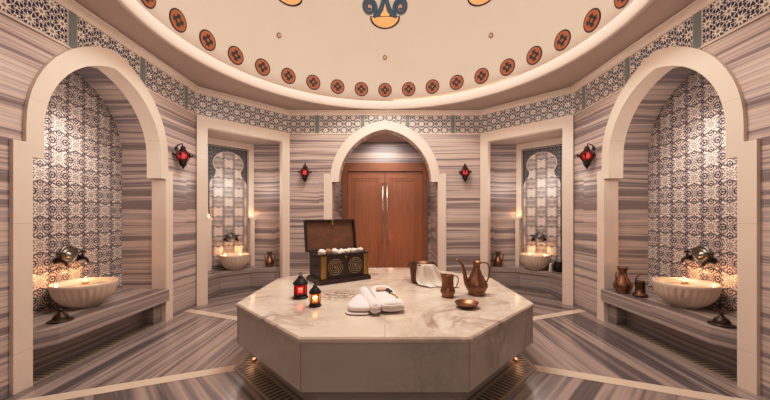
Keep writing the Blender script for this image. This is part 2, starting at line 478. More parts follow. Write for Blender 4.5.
# cornice swept along the walls
OUTL = [(-X, YF), (-X, YC), (-XC, YB), (XC, YB), (X, YC), (X, YF)]
def sweep(prof, mat, label=None, uvv=None):
    global k
    mb = MB(); nrm = []
    for i in range(5):
        a, b = OUTL[i], OUTL[i+1]; dx, dy = b[0]-a[0], b[1]-a[1]; L = math.hypot(dx, dy); nrm.append((dy/L, -dx/L))
    def pt(i, off, z):
        if i == 0: n = nrm[0]; m = 1
        elif i == 5: n = nrm[4]; m = 1
        else:
            n = (nrm[i-1][0] + nrm[i][0], nrm[i-1][1] + nrm[i][1]); l = math.hypot(*n); n = (n[0]/l, n[1]/l)
            m = 1/(n[0]*nrm[i][0] + n[1]*nrm[i][1])
        return (OUTL[i][0] + n[0]*off*m, OUTL[i][1] + n[1]*off*m, z)
    for i in range(5):
        a, b = OUTL[i], OUTL[i+1]; L = math.hypot(b[0]-a[0], b[1]-a[1])
        u0 = {0: YF - AC, 1: -L/2 - .0, 2: -L/2, 3: -L/2, 4: -(YC - AC)}[i]
        cut = {0: (OUT_S, IN_S, AC), 2: (OUT_B, IN_B, 0), 4: (OUT_S, IN_S, AC)}.get(i) if prof[0][1] < ZB1 - .1 else None
        for (o0, z0), (o1, z1) in zip(prof, prof[1:]):
            if cut:
                def hw(z, c=cut):
                    best = 0
                    for ln in (c[0], c[1]):
                        w = 0
                        for p, q in zip(ln, ln[1:]):
                            if p[0] >= 0 and q[0] >= 0 and min(p[1], q[1]) <= z <= max(p[1], q[1]) and p[1] != q[1]: w = max(w, p[0] + (q[0]-p[0])*(z-p[1])/(q[1]-p[1]))
                        best += w/2
                    return best
                if i == 2: F = lambda a, o, z: (a, YB - o, z); lo, hi = -XC, XC; cs = 0
                else: F = lambda a, o, z, sx=(-1 if i == 0 else 1): (sx*(X - o), AC + a, z); lo, hi = YF - AC, YC - AC
                us = 1
                zs = [z0 + (z1-z0)*q/8 for q in range(9)]
                for sg, e in ((-1, lo), (1, hi)):
                    for q in range(8):
                        oa, ob = o0 + (o1-o0)*q/8, o0 + (o1-o0)*(q+1)/8
                        a0, a1 = sg*hw(zs[q]), sg*hw(zs[q+1])
                        if z1 - z0 < 1e-6: a0 = a1 = sg*hw(z0)
                        if z1 - z0 < 1e-6 and q: continue
                        if z1 - z0 < 1e-6: oa, ob = o0, o1
                        mb.face([F(a0, oa, zs[q]), F(e, oa, zs[q]), F(e, ob, zs[q+1]), F(a1, ob, zs[q+1])],
                                [(a0, zs[q] - ZB0), (e, zs[q] - ZB0), (e, zs[q+1] - ZB0), (a1, zs[q+1] - ZB0)])
                continue
            mb.face([pt(i, o0, z0), pt(i+1, o0, z0), pt(i+1, o1, z1), pt(i, o1, z1)],
                    [(u0, z0 - ZB0), (u0 + L, z0 - ZB0), (u0 + L, z1 - ZB0), (u0, z1 - ZB0)])
    o = mb.obj('trim_%d' % k, mat); k += 1; return struct(o, label)
sweep([(0, ZB1 - .004), (.012, ZB1 - .004), (.012, ZB1 + .02), (.022, ZB1 + .035), (.045, ZB1 + .05), (.062, ZB1 + .055), (.062, ZB1 + .075), (.05, ZC)], M_CREAM, 'cream cornice above the tile band')
sweep([(0, ZB0), (.006, ZB0), (.006, ZB1), (0, ZB1)], M_BAND, 'navy and cream star tile band below the ceiling')
sweep([(0, ZB0 - .012), (.009, ZB0 - .012), (.009, ZB0 + .004), (0, ZB0 + .004)], M_CREAM, 'thin cream line under the tile band')
def bar(f, s):
    global k
    mb = MB(); w = .036
    for (z0, z1, ww, m, o) in ((ZB0, ZB1, w, 0, -.010), (ZB0, ZB1, w + .008, 1, -.008)):
        mb.prism([(s-ww, z0), (s+ww, z0), (s+ww, z1), (s-ww, z1)], lambda a, b: f(a, b, .0), lambda a, b: f(a, b, o), mi=m)
    struct(mb.obj('trim_%d' % k, [M_GREY, M_PALE]), 'grey-green divider tile in the star band'); k += 1
for sx, nm in SIDES:
    for s in (-1.21, -.41, .395, 1.185): bar(side_map(sx), s)
for s in (-1.235, -.41, .41, 1.235): bar(back_map, s)

# ---- arch surrounds
def surround(f, outer, inner, front, back, mat=M_CREAM, label=None):
    global k
    mb = MB(); pl = outer + list(reversed(inner))
    mb.prism(pl, lambda a, b: f(a, b, -front), lambda a, b: f(a, b, back))
    o = mb.obj('trim_%d' % k, mat); k += 1
    struct(o, label); return o
for sx, nm in SIDES:
    surround(side_map(sx), OUT_S, IN_S, .03, .15, label='cream pointed arch surround of the %s alcove' % nm)
surround(back_map, OUT_B, IN_B, .03, .03, label='cream pointed arch surround of the doorway')
# striped stone intrados behind the doorway arch
def intrados():
    t = NT('banded_intrados'); u, v = t.uv()
    n = t.noise(t.vec(u*14.0, v*2.0, 0.0), 1.0, 2, .6)
    t.base(t.ramp(n, [(.38, (.24, .17, .15)), (.48, (.48, .36, .32)), (.6, (.62, .48, .42))]), .3); return t.m
M_INTR = intrados()
mb = MB(); pl = [(x*1.12 if z < .01 else x*1.09, z if z < .01 else z*1.015 + .02) for x, z in IN_B]
mb.prism(pl + list(reversed(IN_B)), lambda a, b: back_map(a, b, .031), lambda a, b: back_map(a, b, .24))
struct(mb.obj('trim_%d' % k, M_INTR), 'banded grey stone lining of the doorway arch'); k += 1

# ---- side alcoves: vault + tiled end wall
AD = .55
for sx, nm in SIDES:
    f = side_map(sx); mb = MB()
    for a, b in zip(VAULT, VAULT[1:]):
        u = [0, 0, AD, AD]
        mb.face([f(a[0], a[1], .0), f(b[0], b[1], .0), f(b[0], b[1], AD), f(a[0], a[1], AD)], [(0, a[1]), (0, b[1]), (AD, b[1]), (AD, a[1])])
    struct(mb.obj('wall_alcove_' + nm, M_WALL))
    mb = MB(); mb.poly(VAULT, [], lambda a, b: f(a, b, AD - .006), lambda a, b: (a, b))
    struct(mb.obj('wall_alcove_tiled_' + nm, M_FLORAL))

# ---- corner niches with tiled panels
for sx, nm in SIDES:
    g = cham_map(sx)
    pts = [(.146, 2.66), (.146, 0), (.0, 0), (.0, ZB0 - .012), (CL, ZB0 - .012), (CL, 0), (CL - .146, 0), (CL - .146, 2.66)]
    mb = MB(); mb.prism(pts, lambda a, b: g(a, b, -.03), lambda a, b: g(a, b, .07))
    struct(mb.obj('trim_%d' % k, M_CREAM), 'cream square surround of the %s corner niche' % nm); k += 1
    path = [(CL - .146, .07), (1.621, .349), (1.172, .798), (.317, .798), (-.132, .349), (.146, .07)]
    mb = MB(); L = 0
    for (s0, n0), (s1, n1) in zip(path, path[1:]):
        d = math.hypot(s1-s0, n1-n0)
        mb.face([g(s0, 0, n0), g(s1, 0, n1), g(s1, 2.74, n1), g(s0, 2.74, n0)], [(L, 0), (L+d, 0), (L+d, 2.74), (L, 2.74)]); L += d
    struct(mb.obj('wall_niche_' + nm, M_WALL))
    mb = MB(); mb.poly(path, [], lambda a, b: g(a, 2.70, b)); struct(mb.obj('ceiling_niche', M_PLASTER))
    # tile panel standing on the niche bench
    n0 = .798
    mb = MB()
    def rect(s0, z0, s1, z1, o, m): mb.prism([(s0, z0), (s1, z0), (s1, z1), (s0, z1)], lambda a, b: g(a, b, n0 - o), lambda a, b: g(a, b, n0), lambda a, b: (a, b), m)
    rect(.317, .38, 1.172, 2.70, .010, 2)
    rect(.352, .39, 1.069, 2.585, .014, 0)
    rect(.366, .405, 1.055, 2.57, .017, 1)
    rect(.378, .42, 1.043, 2.558, .020, 0)
    rect(.394, .435, 1.027, 2.54, .024, 3)
    c0 = .7105
    key = [(c0 - .2825, .435), (c0 + .2825, .435), (c0 + .2825, 1.58)]
    half = [(.2825, 1.90), (.268, 1.96), (.235, 2.02), (.205, 2.06), (.195, 2.10)] + [(.222*math.cos(q), 2.275 + .205*math.sin(q)) for q in [-.62 + (PI/2 + .62)*i/12 for i in range(13)]]
    key = [(c0 - .3165, .435), (c0 + .3165, .435)] + [(c0 + x*1.12, z) for x, z in half] + [(c0 - x*1.12, z) for x, z in reversed(half[:-1])]
    def grow(p, s): return (c0 + (p[0]-c0)*s, 1.6 + (p[1]-1.6)*(1 + (s-1)*.6))
    k2 = [(c0 + (p[0]-c0)*1.06, 2.275 + (p[1] - 2.275)*1.07) if p[1] > 2.1 else p for p in key]
    mb.prism(k2, lambda a, b: g(a, b, n0 - .026), lambda a, b: g(a, b, n0), lambda a, b: (a, b), 1)
    mb.prism(key, lambda a, b: g(a, b, n0 - .029), lambda a, b: g(a, b, n0), lambda a, b: (a - c0, b), 4)
    o = mb.obj('trim_%d' % k, [M_NAVY, M_PALE, M_CREAM, M_SPAND, M_FLORAL2]); k += 1
    struct(o, 'floral tile panel with dark borders in the %s corner niche' % nm)

# ---- doorway vestibule and door
VW, VY = 1.02, 6.95
mb = MB()
mb.face([(-VW, YB + .2, 0), (-VW, VY, 0), (-VW, VY, 2.97), (-VW, YB + .2, 2.97)], [(0, 0), (1.3, 0), (1.3, 2.97), (0, 2.97)])
mb.face([(VW, YB + .2, 0), (VW, VY, 0), (VW, VY, 2.97), (VW, YB + .2, 2.97)], [(0, 0), (1.3, 0), (1.3, 2.97), (0, 2.97)])
mb.poly([(-VW, 0), (-VW, 2.97), (VW, 2.97), (VW, 0), (.95, 0), (.95, 2.50), (-.95, 2.50), (-.95, 0)], [], lambda a, b: (a, VY, b), lambda a, b: (a + 1, b + .1))
struct(mb.obj('wall_doorway', M_WALL))
mb = MB(); mb.face([(-VW, YB + .2, 2.97), (VW, YB + .2, 2.97), (VW, VY, 2.97), (-VW, VY, 2.97)]); struct(mb.obj('ceiling_doorway', M_PLASTER))
d = thing('door_1', 'tall reddish wooden double door behind the central arch', 'door', (0, VY, 0)); d['kind'] = 'structure'; del d['category']
mb = MB(); mb.prism([(-.95, 0), (-.95, 2.5), (.95, 2.5), (.95, 0), (.84, 0), (.84, 2.31), (-.84, 2.31), (-.84, 0)], lambda a, b: (a, -.05, b), lambda a, b: (a, .06, b)); mb.obj('door_frame', M_DOORF, d, bevel=.006)
for s in (-1, 1):
    mb = MB(); x0, x1 = sorted((s*.006, s*.838)); mb.box(x0, 0.0, .01, x1, .045, 2.305)
    xm = (x0 + x1)/2
    for (za, zb) in ((.12, 2.18),):
        for ins, o in ((.11, .010), (.16, .004), (.17, .010)):
            a0, a1, b0, b1 = x0 + ins, x1 - ins, za + ins - .11, zb - ins + .11
            for q in ([a0, b0, a1, b0 + .022], [a0, b1 - .022, a1, b1], [a0, b0, a0 + .022, b1], [a1 - .022, b0, a1, b1]):
                mb.box(q[0], -o, q[1], q[2], 0, q[3])
    lf = mb.obj('door_leaf', M_DOOR, d, bevel=.003)
    mb = MB(); hx = s*.048; mb.tube([(hx, -.055, .72), (hx, -.055, 2.05)], .013, 10)
    for zz in (.82, 1.4, 1.95): mb.tube([(hx, -.055, zz), (hx, .0, zz)], .008, 8)
    mb.obj('door_handle', M_CHROME, lf)

# ------------------------------------------------------------------ central octagonal slab
def octagon(ap, rot=22.5): r = ap/math.cos(math.radians(22.5)); return [(r*math.cos(math.radians(rot + 45*i)), r*math.sin(math.radians(rot + 45*i))) for i in range(8)]
slab = thing('marble_slab', 'large octagonal veined marble slab in the middle of the room', 'marble slab', (0, SC, 0))
AP = 1.307
def octring(mb, rows, mi=0, uv=True):
    for (a0, z0), (a1, z1) in zip(rows, rows[1:]):
        A, B = octagon(a0), octagon(a1)
        for i in range(8):
            j = (i + 1) % 8
            L = .414*a0
            mb.face([(*A[i], z0), (*A[j], z0), (*B[j], z1), (*B[i], z1)], [(-L, z0), (L, z0), (L, z1), (-L, z1)], mi)
mb = MB(); octring(mb, [(AP - .014, .535), (AP, .540), (AP, .562), (AP - .010, .574)]); mb.poly(octagon(AP - .010), [], lambda a, b: (a, b, .574)); mb.poly(octagon(AP - .014), [], lambda a, b: (a, b, .535))
mb.obj('slab_top', M_SLABTOP, slab)
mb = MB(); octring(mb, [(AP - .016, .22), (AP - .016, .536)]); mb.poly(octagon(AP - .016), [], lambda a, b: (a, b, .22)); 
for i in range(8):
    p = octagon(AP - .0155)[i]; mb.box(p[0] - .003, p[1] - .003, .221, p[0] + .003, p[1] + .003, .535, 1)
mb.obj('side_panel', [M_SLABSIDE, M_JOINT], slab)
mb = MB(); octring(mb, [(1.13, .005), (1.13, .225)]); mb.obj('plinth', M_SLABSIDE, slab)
mb = MB(); mb.box(-.0035, -AP + .012, .572, .0035, AP - .012, .5748); mb.obj('joint_line', M_JOINT, slab)
gr = thing('floor_grate', 'slotted stone drain grate on the floor around the octagonal slab', 'drain grate', (0, SC, 0))
mb = MB(); A, B = octagon(1.15), octagon(1.325)
for i in range(8):
    j = (i+1) % 8; L = .414*1.24
    mb.face([(*A[i], .006), (*A[j], .006), (*B[j], .006), (*B[i], .006)], [(-L*.93, 0), (L*.93, 0), (L*1.07, 1), (-L*1.07, 1)])
    mb.face([(*B[i], -.01), (*B[j], -.01), (*B[j], .006), (*B[i], .006)], [(0, 0)]*4)
mb.obj('grate_strip', M_GRATE, gr)

# ------------------------------------------------------------------ alcove benches, grates
for sx, nm in SIDES:
    f = side_map(sx)
    b = thing('marble_bench', 'striped grey marble bench running along the %s arched alcove' % nm, 'bench', (0, 0, 0))
    yc = -.035
    # bench top: sits in the alcove, chamfered near end, protrudes a little past the surround
    fr = -.075
    out = [(-.742, .0), (-.742, .10), (-.762, .155), (-.762, AD - .01), (.762, AD - .01), (.762, .155), (.742, .155), (.742, -.032), (.665, fr), (-.615, fr), (-.742, .02)]
    out = [(-.742, .02), (-.742, .155), (-.762, .155), (-.762, AD - .01), (.762, AD - .01), (.762, .155), (.742, .155), (.742, fr), (-.59, fr)]
    mb = MB()
    uvt = lambda a, o: (a, o*1.0)
    prof = [(0.0, .27), (0.0, .395), (.008, .405), (.022, .410)]
    mb.prism(out, lambda a, o: f(a, .262, o), lambda a, o: f(a, .410, o), lambda a, o: (a, o + 4), side_uv=lambda p, q: [(p[0], .262), (q[0] + (q[1]-p[1]), .262), (q[0] + (q[1]-p[1]), .41), (p[0], .41)])
    mb.obj('bench_top', M_BENCH, b, bevel=.008)
    rin = .14
    out2 = [(-.742, .10), (-.742, .155), (-.75, .155), (-.75, AD - .02), (.75, AD - .02), (.75, .155), (.742, .155), (.742, .02), (.60, .02), (.60, rin), (-.60, rin)]
    mb = MB(); mb.prism(out2, lambda a, o: f(a, .0, o), lambda a, o: f(a, .263, o), lambda a, o: (a, o + 4), side_uv=lambda p, q: [(p[0], 0), (q[0] + (q[1]-p[1]), 0), (q[0] + (q[1]-p[1]), .263), (p[0], .263)])
    mb.obj('bench_base', M_BENCH, b)
    g2 = MB()
    q = [(-.742, -.02), (.70, -.02), (.70, .17), (-.742, .17)]
    P = [f(a, .006, o) for a, o in q]
    g2.face(P, [(-.75, 0), (.75, 0), (.75, 1), (-.75, 1)]); g2.face([f(-.742, -.005, -.02), f(.70, -.005, -.02), P[1], P[0]], [(0, 0)]*4)
    tag(g2.obj('floor_grate', M_GRATE), 'slotted drain grate on the floor under the %s alcove bench' % nm, 'drain grate')
    # niche bench
    g = cham_map(sx)
    b = thing('marble_bench', 'low striped marble bench following the %s corner niche' % nm, 'bench', (0, 0, 0))
    out = [(CL - .15, .085), (1.60, .349), (1.155, .785), (.335, .785), (-.115, .349), (.15, .085), (.49, .49), (.999, .49)]
    out = [(CL - .15, .085), (1.60, .349), (1.155, .785), (.335, .785), (-.115, .349), (.15, .085), (.17, .17), (.49, .47), (.999, .47), (1.32, .17)]
    mb = MB(); mb.prism(out, lambda a, o: g(a, .30, o), lambda a, o: g(a, .38, o), lambda a, o: (a, o + 2), side_uv=lambda p, q: [(p[0], .3), (q[0], .3), (q[0], .38), (p[0], .38)])
    mb.obj('bench_top', M_BENCH, b, bevel=.005)
    ins = [(a, o) for a, o in out[:6]] + [(.19, .20), (.50, .50), (.99, .50), (1.30, .20)]
    mb = MB(); mb.prism(ins, lambda a, o: g(a, .0, o), lambda a, o: g(a, .302, o), lambda a, o: (a, o + 2), side_uv=lambda p, q: [(p[0], 0), (q[0], 0), (q[0], .302), (p[0], .302)])
    mb.obj('bench_base', M_BENCH, b)
    g2 = MB(); P = [g(a, .006, o) for a, o in ((.52, .36), (.97, .36), (.97, .47), (.52, .47))]
    g2.face(P, [(0, 0), (.5, 0), (.5, 1), (0, 1)]); g2.face([g(.52, -.004, .36), g(.97, -.004, .36), P[1], P[0]], [(0, 0)]*4)
    tag(g2.obj('floor_grate', M_GRATE), 'small slotted drain grate on the floor before the %s niche bench' % nm, 'drain grate')
    # stone posts with candle
    for s, lab in ((1.118, 'on the door side of'), (.368, 'on the alcove side of')):
        if sx > 0 and s < .5: continue
        c = g(s, .381, .732); rz = -sx*PI/4
        pz = thing('stone_post', 'slim cream stone post %s the %s niche tile panel' % (lab, nm), 'post', c, rz)
        mb = MB(); mb.box(-.038, -.035, .001, .038, .035, .87); mb.obj('shaft', M_CREAM, pz, bevel=.004)
        mb = MB(); mb.box(-.05, -.045, .87, .05, .045, .915); mb.obj('cap', M_CREAM, pz, bevel=.006)
        cd = thing('tealight', 'lit tealight on the post %s the %s niche panel' % (lab, nm), 'candle', (c[0], c[1], .38 + .916), 0)
        mb = MB().lathe([(.001, 0), (.022, 0), (.024, .018), (.020, .020), (.001, .016)], 16); mb.obj('wax_cup', M_WAX, cd)
        mb = MB().lathe([(.001, .017), (.009, .024), (.010, .034), (.005, .048), (.0005, .060)], 10); mb.obj('flame', M_FLAME, cd)

# ------------------------------------------------------------------ basins, taps, floating candles
def basin(loc, rz, label, R=.26, ell=(1, 1), H=.25):
    b = thing('marble_basin', label, 'basin', loc, rz)
    nf = 28
    def fl(a, kk, z): return 1 + (.060*abs(math.cos(nf*a/2)) - .035)*(1 if z < H*.80 and z > .02 else 0)
    prof = [(.001, 0), (R*.42, 0), (R*.46, .012), (R*.60, .035), (R*.74, H*.28), (R*.86, H*.45), (R*.93, H*.62), (R*.96, H*.78), (R*.985, H*.84), (R, H*.90), (R, H*.96), (R*.985, H), (R*.93, H), (R*.90, H*.97), (R*.86, H*.86), (R*.83, H*.80)]
    mb = MB().lathe(prof, 156, flute=fl, ell=ell); mb.obj('bowl', M_BASIN, b)
    mb = MB().lathe([(.001, H*.805), (R*.5, H*.805), (R*.84, H*.805)], 40, ell=ell); mb.obj('water_surface', M_WATER, b)
    return b
def floating_candle(loc, label):
    cd = thing('floating_candle', label, 'candle', loc)
    MB().lathe([(.001, 0), (.018, 0), (.027, .014), (.029, .022), (.022, .024), (.001, .020)], 16).obj('wax_cup', M_WAX, cd)
    MB().lathe([(.001, .021), (.009, .028), (.011, .040), (.006, .056), (.0005, .070)], 10).obj('flame', M_FLAME, cd)
def tap(loc, rz, label, sc=1.0):
    """local: x along wall, -y into the room, wall at y=0"""
    t = thing('wall_tap', label, 'tap', loc, rz)
    Mx = Matrix.Scale(sc, 4)
    mb = MB().at(Mx @ RX(PI/2)); mb.lathe([(.001, .0), (.085, .0), (.09, .008), (.082, .022), (.078, .024), (.070, .016), (.055, .010), (.052, .024), (.045, .028), (.035, .018), (.030, .018), (.026, .034), (.012, .042), (.001, .044)], 40)
    mb.obj('hammered_disc', M_TIN, t)
    for s in (-1, 1):
        mb = MB().at(Mx); mb.tube([(s*.10, .0, -.04), (s*.10, -.05, -.04), (s*.10, -.085, -.05), (s*.10, -.10, -.085)], [.017, .015, .013, .011], 10)
        mb.tube([(s*.10, -.045, -.03), (s*.10, -.045, .015)], [.010, .008], 8)
        mb.tube([(s*.10 - .035, -.045, .018), (s*.10, -.045, .024), (s*.10 + .035, -.045, .018)], [.006, .011, .006], 8)
        mb.tube([(s*.10, -.001, -.04), (s*.10, -.008, -.04)], [.028, .028], 14)
        mb.obj('faucet', M_BRONZE, t)
    return t
for sx, nm in SIDES:
    rz = -sx*PI/2
    basin((sx*3.075, AC, .4105), rz, 'large fluted cream marble basin on the %s alcove bench' % nm)
    tap((sx*(X + AD - .007), AC + .08, .925), rz, 'hammered metal disc tap with two dark faucets above the %s alcove basin' % nm, 1.15)
    for dy, pos in ((-.15, 'nearer the camera'), (.15, 'further from the camera')):
        floating_candle((sx*3.215, AC + dy, .4105 + .2), 'lit candle in the %s alcove basin, %s' % (nm, pos))
    g = cham_map(sx); c = g(.7445, .381, .548)
    basin(c, -sx*PI/4, 'fluted cream marble basin in the %s corner niche' % nm, .255, (1, .84), .265)
    c = g(.7445, .945, .768); tap(c, -sx*PI/4, 'hammered metal disc tap above the %s corner niche basin' % nm, .95)
    for ds, pos in ((-.13, 'on the alcove side'), (.13, 'on the door side')):
        c = g(.7445 + ds, .381 + .212, .66); floating_candle(c, 'lit candle in the %s corner niche basin, %s' % (nm, pos))

# ------------------------------------------------------------------ vessels
def vessel(name, label, cat, loc, rz, prof, mat, spout=None, handle=None, extra=None, seg=32, sr=None, hr=None):
    v = thing(name, label, cat, loc, rz)
    MB().lathe(prof, seg).obj('body', mat, v)
    if spout: MB().tube(spout, sr or .01, 10).obj('spout', mat, v)
    if handle: MB().tube(handle, hr or .006, 8).obj('handle', mat, v)
    return v
def bez(p0, p1, p2, p3, n=14):
    out = []
    for i in range(n + 1):
        t = i/n; a = (1-t)**3; b = 3*t*(1-t)**2; c = 3*t*t*(1-t); d = t**3
        out.append(tuple(a*p0[j] + b*p1[j] + c*p2[j] + d*p3[j] for j in range(3)))
    return out
ZS = .5755
# tall ewer with swan spout
pr = [(.001, 0), (.078, 0), (.080, .010), (.074, .018), (.088, .040), (.104, .070), (.108, .085), (.104, .092), (.106, .098), (.098, .118), (.075, .160), (.052, .200), (.037, .240), (.032, .262), (.034, .285), (.044, .308), (.050, .318), (.046, .318), (.036, .300), (.026, .270), (.02, .24)]
v = vessel('copper_ewer', 'tall hammered copper ewer with a long curved spout on the slab', 'ewer', (.888, 3.03, ZS), math.radians(8), pr, M_COPPER,
    spout=bez((-.095, 0, .095), (-.13, 0, .19), (-.115, 0, .32), (-.205, 0, .335)), sr=[.024 - .0011*i for i in range(15)],
    handle=bez((.045, 0, .300), (.15, 0, .335), (.155, 0, .20), (.100, 0, .105)), hr=.007)
# pitcher
pr = [(.001, 0), (.052, 0), (.055, .008), (.052, .016), (.066, .036), (.070, .055), (.066, .066), (.064, .070), (.058, .085), (.054, .12), (.053, .16), (.056, .195), (.058, .205), (.054, .203), (.049, .16), (.05, .09), (.03, .05)]
v = thing('copper_pitcher', 'small hammered copper pitcher with a thin loop handle on the slab', 'pitcher', (.592, 2.945, ZS), 0)
mb = MB(); rows = []
for (r, z) in pr:
    row = []
    for j in range(32):
        a = 2*PI*j/32; k3 = max(0, -math.cos(a))**6*max(0, (z - .13)/.07)
        row.append((r*math.cos(a)*(1 + .28*k3), r*math.sin(a), z + .022*k3))
    rows.append(row)
mb.grid(rows, True); mb.obj('body', M_COPPER, v)
MB().tube(bez((.054, 0, .190), (.115, 0, .215), (.11, 0, .12), (.066, 0, .075)), .0045, 8).obj('handle', M_COPPER, v)
# dish
v = thing('copper_dish', 'shallow round copper dish at the front of the slab', 'dish', (.682, 2.605, ZS))
MB().lathe([(.001, 0), (.060, 0), (.070, .006), (.090, .026), (.098, .042), (.095, .043), (.084, .028), (.064, .012), (.001, .010)], 40).obj('dish_body', M_COPPER, v)
# copper pail with towel
v = thing('copper_pail', 'dark copper pail behind the white hand towel on the slab', 'pail', (.425, 3.57, ZS))
MB().lathe([(.001, 0), (.118, 0), (.124, .010), (.130, .06), (.140, .14), (.152, .205), (.158, .215), (.158, .222), (.148, .222), (.134, .14), (.118, .02), (.001, .014)], 40).obj('pail_body', M_COPPER2, v)
for s in (-1, 1): MB().tube([(s*.155, -.02, .18), (s*.168, -.01, .205), (s*.168, .01, .205), (s*.155, .02, .18)], .006, 8).obj('ear_loop', M_COPPER2, v)
# draped towel from the pail rim to the slab
mb = MB(); rows = []
px, py = .425, 3.57
path = [(-.01, -.118, .185), (-.01, -.128, .212), (.0, -.142, .228), (.0, -.168, .228), (.005, -.178, .20), (.012, -.182, .12), (.03, -.20, .05), (.065, -.235, .014), (.11, -.275, .010)]
for th in (0, 1):
    pass
N = 22
for i, (dx, y0, z) in enumerate(path):
    dx += .02
    wdt = [.085, .088, .090, .092, .105, .135, .160, .178, .186][i]
    row = []
    for j in range(N + 1):
        t = j/N*2 - 1; w = .015*math.sin(t*9 + i*.5)*(1 if i > 2 else .3)*min(1.6, .4 + i*.15)
        yy = y0 + w
        # follow the round rim of the pail
        if i >= 3: yy += (.158 - math.sqrt(max(0, .158**2 - (t*.10)**2)))*(1 - (i-3)*.1)
        sk = max(0, i - 3)*.012*(1 if t > 0 else .6)
        row.append((px + dx + t*wdt + sk, py + yy, ZS + max(z + (.006*math.cos(t*7) if z < .02 else 0) , .006)))
    rows.append(row)
back = [[(p[0], p[1] + .007, max(p[2] - .003, ZS + .001) if 0 else p[2] - .004) for p in r] for r in rows]
mb.grid(rows); mb.grid([list(reversed(r)) for r in back])
o = mb.obj('hand_towel', M_TOWELE); md = o.modifiers.new('sub', 'SUBSURF'); md.levels = 1; md.render_levels = 2
tag(o, 'white hand towel draped over the copper pail', 'towel')

# right alcove: small ewer and tankard with curved spoon; niches: jugs
pr2 = [(.001, 0), (.062, 0), (.064, .008), (.060, .014), (.080, .045), (.086, .075), (.080, .105), (.060, .150), (.040, .190), (.033, .215), (.036, .245), (.050, .282), (.056, .292), (.050, .292), (.034, .26), (.026, .22)]
vessel('copper_ewer', 'round bellied copper ewer on the right alcove bench', 'ewer', (2.868, 3.762, .411), math.radians(20), [(r*1.12, z*1.04) for r, z in pr2], M_COPPER,
    handle=bez((-.045, 0, .285), (-.15, 0, .30), (-.135, 0, .14), (-.078, 0, .06)), hr=.007)
v = thing('copper_tankard', 'dark copper tankard with a thin curved spout beside the ewer, right alcove', 'tankard', (2.925, 3.575, .411), math.radians(-25))
MB().lathe([(.001, 0), (.070, 0), (.072, .022), (.062, .032), (.048, .036), (.046, .10), (.045, .165), (.048, .178), (.044, .178), (.041, .16), (.04, .05), (.001, .045)], 28).obj('body', M_COPPER2, v)
MB().tube(bez((-.040, 0, .12), (-.055, 0, .22), (-.02, 0, .262), (.065, 0, .262)), [.009 - .0004*i for i in range(15)], 8).obj('spout', M_COPPER2, v)
pj = [(r*.98, z*.93) for r, z in pr2]
g = cham_map(-1); c = g(1.315, .381, .42)
v = vessel('copper_jug', 'small copper jug on the left corner niche bench', 'jug', c, 0, pj, M_COPPER,
    spout=bez((-.062, 0, .07), (-.09, 0, .13), (-.07, 0, .18), (-.095, 0, .205)), sr=.008, handle=bez((.04, 0, .25), (.12, 0, .26), (.115, 0, .14), (.075, 0, .07)))
g = cham_map(1); c = g(1.352, .381, .40)
v = vessel('copper_ewer', 'small spouted copper ewer on the right corner niche bench', 'ewer', c, 0, pj, M_COPPER,
    spout=bez((.060, 0, .07), (.10, 0, .12), (.08, 0, .20), (.115, 0, .225)), sr=.009, handle=bez((-.04, 0, .25), (-.12, 0, .26), (-.115, 0, .14), (-.075, 0, .07)))
c = g(.372, .381, .585)
v = thing('metal_pot', 'dark metal pot beside the right corner niche basin', 'pot', c)
MB().lathe([(.001, 0), (.066, 0), (.075, .02), (.080, .07), (.074, .12), (.062, .150), (.066, .165), (.060, .165), (.055, .15), (.05, .05)], 28).obj('body', M_IRON, v)
MB().tube(bez((-.06, 0, .155), (-.05, 0, .215), (.05, 0, .215), (.06, 0, .155)), .005, 8).obj('handle', M_IRON, v)
c = g(.462, .381, .475)
mb = MB(); rows = []
for i, (z, w) in enumerate(((.001, .038), (.05, .038), (.10, .034), (.14, .028), (.152, .016), (.148, .01))):
    rows.append([(w*math.cos(2*PI*j/20)*(1 + .12*math.sin(3*2*PI*j/20 + i)), .5*w*math.sin(2*PI*j/20), z) for j in range(20)])
mb.grid(rows, True)
tag(mb.obj('hand_towel', M_TOWELE), 'small white folded towel leaning by the dark pot, right corner niche', 'towel', None, (c[0], c[1], c[2]), .5)

# dark pointed incense burners
for sx, nm, y in ((-1, 'left', 2.75), (1, 'right', 2.65)):
    v = thing('incense_burner', 'small dark bronze pointed burner at the front of the %s alcove bench' % nm, 'burner', (sx*2.86, y, .411), .4)
    MB().lathe([(.001, 0), (.085, 0), (.088, .006), (.080, .012), (.060, .016), (.052, .024)], 24).obj('tray', M_BRONZE, v)
    MB().lathe([(.056, .020), (.054, .036), (.044, .052), (.026, .066), (.016, .078)], 24).obj('cover', M_BRONZE, v)
    MB().lathe([(.014, .076), (.010, .084), (.015, .092), (.012, .102), (.004, .110), (.001, .114)], 14).obj('finial', M_BRONZE, v)

